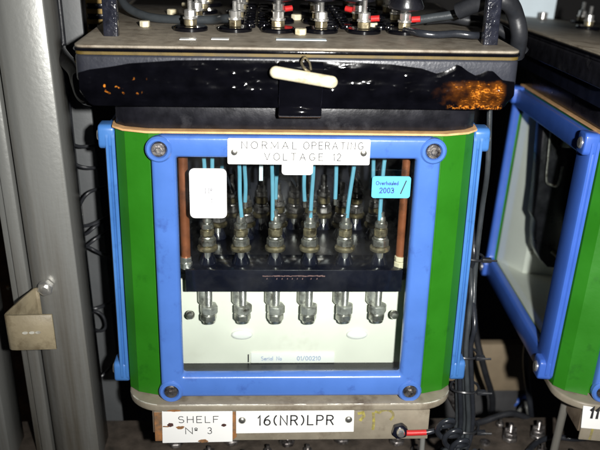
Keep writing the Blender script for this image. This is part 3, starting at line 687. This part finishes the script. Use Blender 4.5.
# ------------------------------------------------------------------ seal
seal = empty('security_seal', 'long ivory seal tilted across the black hasp above the engraved plate', 'seal', (.0015, -.0245, .2520))
k = MB(); prof = []
for i in range(9): a = PI/2*i/8; prof.append((.0040*math.sin(a), -.0215+.0040*(1-math.cos(a))))
for i in range(9): a = PI/2*i/8; prof.append((.0040*math.cos(a), .0185+.0040*math.sin(a)))
k.lathe(prof, (0, 0, 0), (.985, -.05, -.150), 20, cap=False); sb = k.build('seal_body', M['ivory'], seal)
k = MB(); k.tube([(.001, .006, .012), (-.001, .002, .0085), (.0015, -.001, .0052), (.004, 0, .0035)], .0008, 8); k.tube([(.001, .006, .012), (.004, .003, .0090), (.005, 0, .0045)], .0007, 8); k.build('seal_wire', M['brass'], seal)

# ------------------------------------------------------------------ cables on the top plate
def cable(name, pts, r, m, label, group=None, cat='cable', n=12):
    c = Vector(pts[0]); k = MB(); k.tube([tuple(Vector(p)-c) for p in pts], r, n)
    o = k.build(name, m, None, loc=tuple(c)); tag(o, label, cat, group); return o
cable('cable', [(-.1378, .15, .2950), (-.1357, .13, .2862), (-.1322, .12, .2795), (-.1225, .11, .2745), (-.1061, .1, .2715), (-.0788, .09, .2718), (-.0597, .085, .2730), (-.0510, .072, .2755), (-.0450, .066, .2765)], .0033, M['cable_grey'],
      'grey cable sweeping in an arc across the left of the top plate')
cable('cable', [(.0800, .060, .2712), (.0869, .042, .2715), (.0983, .038, .2710), (.1112, .032, .2728), (.1215, .030, .2722), (.1300, .036, .2712)], .0026, M['cable_slate'],
      'thin wavy slate wire lying along the front right of the top plate')
cable('cable', [(.0884, .09, .2735), (.104, .085, .2770), (.1201, .08, .2806), (.1401, .075, .2881), (.1560, .08, .2990)], .0034, M['cable_grey'],
      'straight grey cable rising behind the right handle post')
cable('cable', [(.1025, .1, .2740), (.1212, .1, .2755), (.1328, .095, .2745), (.1480, .09, .2730), (.1650, .08, .2640), (.1760, .08, .2530)], .0042, M['cable_black'],
      'thick black cable drooping off the right edge of the top plate')
cable('hose', [(.1180, .06, .2850), (.1310, .05, .2925), (.1404, .045, .2952), (.1500, .045, .2925), (.1570, .05, .2840), (.1615, .05, .2700), (.1640, .06, .2540)], .0062, M['cable_black'],
      'fat black hose looping over beside the right handle post', cat='hose')
cable('hose', [(-.1860, .13, .2440), (-.1799, .1, .2447), (-.1712, .08, .2422), (-.1604, .06, .2380), (-.1560, .05, .2310), (-.1530, .05, .2220), (-.1500, .07, .2150)], .0060, M['gloss'],
      'fat black hose bending between the grey upright and the relay top', cat='hose')

cable('cable', [(-.15, .24, .300), (-.09, .235, .288), (-.02, .225, .286), (.05, .215, .290), (.10, .20, .305)], .0045, M['cable_black'], 'black cable sagging across the rear terminals of the top plate')
cable('cable', [(-.07, .19, .315), (-.058, .18, .292), (-.045, .165, .284), (-.043, .165, .279)], .0030, M['cable_black'], 'short black cable dropping onto a rear terminal left of centre')
cable('cable', [(.125, .24, .325), (.115, .22, .298), (.09, .20, .287), (.055, .19, .284)], .0036, M['cable_grey'], 'grey cable curving down to the rear terminals right of centre')
# ------------------------------------------------------------------ cable bundle between the relays
B = [(.1415, .050, .2400), (.1448, .045, .1749), (.1481, .06, .1357), (.1472, .06, .1013), (.1472, .06, .0747), (.1456, .05, .0477), (.1440, .045, .0161), (.1481, .045, -.0223), (.1532, .05, -.0641), (.1460, .045, -.0835), (.125, .05, -.10)]
for i in range(7):
    a = 2*PI*i/6; q = .0046 if i < 6 else 0
    off = []
    for j, p in enumerate(B):
        spread = min(1.35, .35+.11*j)
        tw = a+.10*j
        off.append((p[0]+q*spread*math.cos(tw)*1.2, p[1]+q*spread*math.sin(tw), p[2]-.001*i*(j > 8)))
    st = (0, 2, 2, 3, 3, 4, 3)[i]; off = off[st:]
    if st: off[0] = (.1480, .130, off[0][2]+.030)
    cable('cable', off, .0021, M['cable_slate'] if i % 2 else M['cable_grey'], 'one of the slate and grey cables tied in the vertical bundle between the relays', 'cables in the tied bundle')
for (j, t), lab in (((3, .4), 'black cable tie highest up the vertical bundle, beside the window of the shadowed relay'), ((6, .15), 'black cable tie round the bundle in front of the tan board'), ((7, .0), 'black cable tie with long tail low on the bundle'), ((8, .05), 'lowest black cable tie, where the bundle bends below the trays')):
    p = Vector(B[j]).lerp(Vector(B[min(j+1, len(B)-1)]), t)
    k = MB(); R = .0060+.0006*j
    ring = [(R*1.15*math.cos(x*PI/10), R*math.sin(x*PI/10), .0006*math.sin(x)) for x in range(21)]
    k.tube(ring, .0011, 6, smooth=0); k.box(R*.8, R*.8+.0075, -R-.001, -R+.003, -.0015, .0020, bev=.0004); k.tube([(R, -R, 0), (R+.010, -R-.002, .001)], .0009, 6, smooth=0)
    o = k.build('cable_tie', M['cable_black'], None, loc=tuple(p)); tag(o, lab, 'cable tie', 'cable ties on the bundle')
k = MB(); pts = [(.1380, .060, -.0300), (.1470, .060, -.0470), (.1560, .060, -.0640), (.1640, .060, -.0790)]
k.tube(pts, .0058, 12); 
o = k.build('conduit', M['bolt_dark'], None); tag(o, 'short grey ribbed conduit slanting down behind the coiled wire', 'conduit')

# earth wire: red sleeve then a coil
ew = empty('earth_wire', 'dark coiled earth wire with red sleeve hanging from the front bolt of the tray', 'wire', (.0905, -.0130, -.0268))
ox, oy, oz = ew.location
k = MB(); k.tube([(.0890-ox, -.0135-oy, -.0265-oz), (.0930-ox, -.0135-oy, -.0266-oz), (.1045-ox, -.0135-oy, -.0262-oz)], .0023, 12, smooth=2); k.build('sleeve', M['red'], ew)
pts = [(.1040, -.0135, -.0262), (.1090, -.0135, -.0252), (.1150, -.0140, -.0220)]
cx, cz = .1155, -.0135
n = 0
for i in range(0, 3*16+6):
    a = -PI/2+2*PI*i/16; f = i/54
    c0 = (.1150+.0215*f, -.0140-.0310*f)
    pts.append((c0[0]+.0078*math.cos(a), -.0150-.006*math.sin(a)*0.6-.004*(i % 16)/16, c0[1]+.0078*math.sin(a)))
pts += [(.1440, -.012, -.055), (.1500, 0, -.075)]
k = MB(); k.tube([(p[0]-ox, p[1]-oy, p[2]-oz) for p in pts], .0021, 10, smooth=3); k.build('wire', M['cable_slate'], ew)

# ------------------------------------------------------------------ uprights on the left
def upright(name, label, poly, z0, z1, m, lean, base, group='grey steel uprights'):
    o = empty(name, label, 'upright', base, (0, lean, 0), group)
    k = MB(); k.prism(poly, z0, z1, bev=.0006, seg=1); k.build('steel_section', m, o, smooth=50)
    return o
U1 = upright('steel_upright', 'wide grey steel upright with bolt and bent bracket', 
    [(-.0140, .0000), (.0120, .0000), (.0125, .0012), (.0125, .040), (.0100, .040), (.0098, .0026), (-.0130, .0026), (-.0235, .0105), (-.0245, .040), (-.0270, .040), (-.0266, .0095),
     (-.0255, .0072), (-.0225, .0045), (-.0185, .0018), (-.0165, .0006)], -.36, .40, M['grey_steel'], .0 - .037, (-.1830, .0500, .1200))
# bolt and bracket
k = MB(); nut(k, (-.0125, -.0001, -.0505), .0066, .0060, 'y', a=.25); k.lathe([(.0030, .0060), (.0030, .0082), (0, .0085)], (-.0125, 0, -.0505), (0, -1, 0), 12, cap=False); k.build('bolt', M['bright'], U1, smooth=30)
k = MB()
def strip(path, z0, z1, th):
    A = [Vector(p) for p in path]; f = []; b = []
    for i, p in enumerate(A):
        t = (A[min(i+1, len(A)-1)]-A[max(i-1, 0)]).normalized(); nn = Vector((-t.y, t.x)); f.append(tuple(p+nn*th/2)); b.append(tuple(p-nn*th/2))
    return f+b[::-1]
k.prism(strip([(-.0185, -.0016), (-.0215, -.0030), (-.0260, -.0180), (-.0312, -.0440), (-.0314, -.0468), (-.0296, -.0482), (-.0262, -.0486), (.0032, -.0490)], 0, 0, .0020), -.0795, -.0505, bev=.0003, seg=1)
br = k.build('bent_bracket', M['bracket'], U1, smooth=50)
for x in (-.0180, -.0130, -.0085):
    k = MB(); k.prism([(x+.0021*math.cos(t*PI/8), -.0645+.0011*math.sin(t*PI/8)) for t in range(16)], -.0506, -.0501, axis='y'); k.build('slot', M['worn'], br, smooth=0)
U2 = upright('steel_upright', 'narrow grey steel angle behind the bracket, left of the wide upright',
    [(-.0065, .004), (-.0060, .0035), (-.0012, .0035), (-.0008, .0005), (0, 0), (.0085, 0), (.0085, .030), (.0065, .030), (.0065, .002), (0, .002), (-.0065, .006)], -.36, .40, M['grey_steel'], -.037, (-.2215, .0600, .1200))
U3 = upright('steel_upright', 'grey steel upright at the far left edge of the photo',
    [(0, 0), (.030, 0), (.030, .040), (.027, .040), (.027, .003), (0, .003)], -.40, .40, M['grey_steel'], -.037, (-.2760, .0500, .1200))
# grey panel behind
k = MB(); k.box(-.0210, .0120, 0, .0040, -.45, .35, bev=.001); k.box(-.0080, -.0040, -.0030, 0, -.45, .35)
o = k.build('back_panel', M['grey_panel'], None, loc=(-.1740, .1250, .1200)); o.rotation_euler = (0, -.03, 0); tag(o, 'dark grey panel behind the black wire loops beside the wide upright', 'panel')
# loom of wires through the panel
WL = [([(-.184, .11, .1635), (-.176, .1, .1555), (-.1635, .1, .1514), (-.145, .12, .1479)], 'upper black wire looping out over the grey panel beside the blue side frame'),
      ([(-.1835, .11, .1720), (-.172, .102, .1690), (-.160, .103, .1695), (-.145, .12, .1670)], 'topmost short black wire crossing the grey panel'),
      ([(-.1815, .11, .1004), (-.1739, .1, .1194), (-.1649, .1, .1308), (-.1500, .12, .1300)], 'black wire rising in a tall arch over the grey panel'),
      ([(-.1816, .11, .0986), (-.1712, .1, .1008), (-.1602, .1, .1044), (-.1480, .12, .1060)], 'black wire just below the tall arched wire, nearly level'),
      ([(-.1825, .11, .0877), (-.1708, .1, .0936), (-.1621, .1, .1008), (-.1500, .12, .1040)], 'black wire slanting up to the right over the grey panel'),
      ([(-.1814, .11, .0794), (-.17, .1, .0818), (-.162, .1, .0772), (-.1500, .12, .0600)], 'black wire drooping to the right below the slanting one'),
      ([(-.1815, .11, .0775), (-.1716, .1, .0827), (-.162, .1, .09), (-.1500, .12, .0920)], 'black wire crossing over the drooping wire on the grey panel'),
      ([(-.1801, .11, .0153), (-.1682, .1, .0214), (-.1617, .1, .0166), (-.1597, .1, .0067), (-.1652, .1, .0018), (-.1790, .11, .0018)], 'black wire bent into a hairpin loop beside the bracket'),
      ([(-.1800, .11, .0245), (-.168, .1, .0240), (-.155, .115, .0230), (-.145, .13, .02)], 'straight black wire just above the hairpin loop'),
      ([(-.1812, .11, -.0499), (-.1711, .1, -.0469), (-.1645, .1, -.0418), (-.1560, .12, -.0400)], 'lowest short black wire on the grey panel')]
for p, lab in WL: cable('loom_wire', p, .0014, M['cable_black'], lab, 'black wires over the grey panel', 'wire', 8)
cable('loom_wire', [(-.1815, .112, .32), (-.1795, .112, .2485), (-.1794, .112, .1803), (-.1783, .112, .1202), (-.1789, .112, .056), (-.1784, .112, -.0229), (-.177, .112, -.1084), (-.177, .112, -.2)], .0022, M['cable_black'],
      'long vertical black wire running down beside the wide upright', 'black wires over the grey panel', 'wire', 10)
# tag strip seen past the handle post
ts = empty('tag_strip', 'ochre tag strip with dark rungs behind the left handle post', 'tag strip', (-.1650, .17, .24))
k = MB(); k.box(-.0070, .0090, 0, .004, -.04, .09); k.build('strip_body', M['ochre_bright'], ts, smooth=0)
for i in range(14):
    k = MB(); k.box(-.0060, .0075, -.0025, -.0001, -.03+.0085*i, -.0255+.0085*i, bev=.0005); k.build('rung', M['bakelite'], ts)
# brown wiring glimpsed between the uprights at the far left
bw = empty('terminal_board', 'dark brown terminal board with brass pins in the gap at the left edge', 'terminal board', (-.27, .20, 0))
k = MB(); k.box(-.06, .045, 0, .006, -.30, .35, bev=.001); k.build('board', M['brown'], bw)
rr = random.Random(5)
for i in range(60):
    x = rr.uniform(-.05, .042); z = -.25+.5*i/60
    k = MB(); k.lathe([(.0012, 0), (.0012, .006), (.0022, .007), (.0014, .009), (0, .0092)], (x, 0, z), (rr.uniform(-.3, .3), -1, rr.uniform(-.3, .3)), 8, cap=False); k.build('pin', M['brass'], bw)

# ------------------------------------------------------------------ things low on the right
k = MB(); k.box(-.055, .055, 0, .012, -.030, .030, bev=.001); o = k.build('wooden_board', M['board'], None, loc=(.228, .25, -.128)); tag(o, 'tan board edge behind the cable bundle between the trays', 'board')
k = MB(); k.box(-.050, .040, 0, .010, -.14, .052, bev=.001); o = k.build('grey_plate', M['charcoal'], None, loc=(.236, .262, -.21)); tag(o, 'dark grey plate below the tan board behind the bundle', 'plate')
lr = empty('lower_relay', 'dark dusty relay top with stud terminals below the trays', 'relay', (.05, .16, -.20))
k = MB(); k.prism(rrect(-.30, .260, -.120, -.046, .006), .070, .100, bev=.002); lt = k.build('top_plate', M['lower_top'], lr, smooth=40)
k = MB(); k.prism(rrect(-.28, .250, -.110, -.050, .006), -.10, .0699); k.build('body', M['bakelite_dull'], lr)
for x, y in ((.155, -.082), (.182, -.079), (.100, -.082), (.05, -.085), (.0, -.082), (-.05, -.085), (-.1, -.082), (-.15, -.085)):
    k = MB(); nut(k, (x, y, .1001), .0075, .0045); nut(k, (x, y, .1047), .0062, .0042, a=.6); thread(k, (x, y, .109), .0024, .009); k.box(x-.0055, x+.0055, y-.0014, y+.0014, .1095, .1130, bev=.0006); k.build('terminal', M['bolt_dark'], lr, smooth=30)
k = MB(); k.lathe([(.0050, 0), (.0045, .0020), (.002, .003), (0, .0032)], (.131, -.087, .1001), n=16, cap=False); k.build('screw', M['bolt_dark'], lr)
rr2 = random.Random(11)
for i in range(16):
    x = -.17+.40*i/15+rr2.uniform(-.006, .006); y = rr2.choice((-.100, -.066, -.060, -.108))
    k = MB(); h = rr2.uniform(.003, .006); nut(k, (x, y, .1001), rr2.uniform(.0035, .0055), h, a=rr2.random()); k.lathe([(.0018, h), (.0018, h+.004), (0, h+.0044)], (x, y, .1001), n=10, cap=False); k.build('nut', M['bolt_dark'], lr, smooth=30)
cable('cable', [(.120, .075, -.094), (.150, .085, -.0955), (.185, .100, -.0955), (.215, .108, -.092), (.245, .118, -.110)], .0030, M['cable_black'], 'black cable lying over the back of the dusty relay top below the trays')
cable('cable', [(.215, .055, -.096), (.228, .068, -.0955), (.246, .075, -.0955), (.262, .070, -.094), (.285, .08, -.10)], .0026, M['cable_slate'], 'slate wire snaking past the stud terminals of the dusty relay top')
cable('cable', [(.185, .19, .02), (.192, .18, -.04), (.205, .175, -.085), (.222, .19, -.13), (.23, .21, -.18)], .0034, M['cable_black'], 'black cable hanging in front of the tan board edge')
cable('cable', [(.262, .21, -.02), (.255, .20, -.08), (.262, .19, -.13), (.28, .20, -.20)], .0030, M['cable_slate'], 'slate cable hanging in the dark right of the tan board edge')
# loose coil of blue and white wire
for i, (m, r, lab) in enumerate(((M['blue_darkened'], .014, 'blue wire loop lying in the dark behind the dusty relay top'), (M['grey_steel'], .0100, 'white wire loop inside the blue loop behind the dusty relay top'))):
    k = MB(); pts = [(r*math.cos(t*PI/10)*(.75 if i else .9), .006*math.sin(t*PI/5)+.004*i, r*1.25*math.sin(t*PI/10)) for t in range(22)]
    k.tube(pts, .0024, 10); o = k.build('wire_loop', m, None, loc=(.284, .27-.012*i, -.197)); tag(o, lab, 'wire')

# ------------------------------------------------------------------ setting
k = MB(); k.box(-1.2, 1.4, .80, .84, -1., 1.2); o = k.build('wall', M['wall'], None, smooth=0); o['kind'] = 'structure'

# ------------------------------------------------------------------ camera, flash, world
pitch, yaw, roll = .3696, .0532, .0235
F = Vector((math.sin(yaw)*math.cos(pitch), math.cos(yaw)*math.cos(pitch), -math.sin(pitch))); R0 = Vector((math.cos(yaw), -math.sin(yaw), 0)); U0 = R0.cross(F)
R = R0*math.cos(roll)+U0*math.sin(roll); U = -R0*math.sin(roll)+U0*math.cos(roll)
cd = bpy.data.cameras.new('camera'); cam = bpy.data.objects.new('camera', cd); COL.objects.link(cam)
mw = Matrix((R, U, -F)).transposed().to_4x4(); mw.translation = Vector((-.026, -.5473, .3536)); cam.matrix_world = mw
cd.sensor_width = 36; cd.lens = 823/600*36; cd.clip_start = .01; cd.clip_end = 20
cd.dof.use_dof = True; cd.dof.focus_distance = .60; cd.dof.aperture_fstop = 9
S.camera = cam

fl = bpy.data.lights.new('camera_flash', 'SPOT'); fl.energy = 46; fl.color = (1, .985, .95); fl.spot_size = math.radians(78); fl.spot_blend = 1.; fl.shadow_soft_size = .010
fo = bpy.data.objects.new('camera_flash', fl); COL.objects.link(fo)
fo.location = Vector(cam.location) if False else mw.translation + U*.012 + R*.085 - F*.06
tgt = Vector((.09, .05, .21))
fo.rotation_euler = (tgt-fo.location).to_track_quat('-Z', 'Y').to_euler()

w = bpy.data.worlds.new('World'); S.world = w; w.use_nodes = True
w.node_tree.nodes['Background'].inputs['Color'].default_value = (.8, .84, 1., 1); w.node_tree.nodes['Background'].inputs['Strength'].default_value = .02
S.view_settings.view_transform = 'Standard'; S.view_settings.look = 'None'; S.view_settings.gamma = 1; S.view_settings.exposure = 0
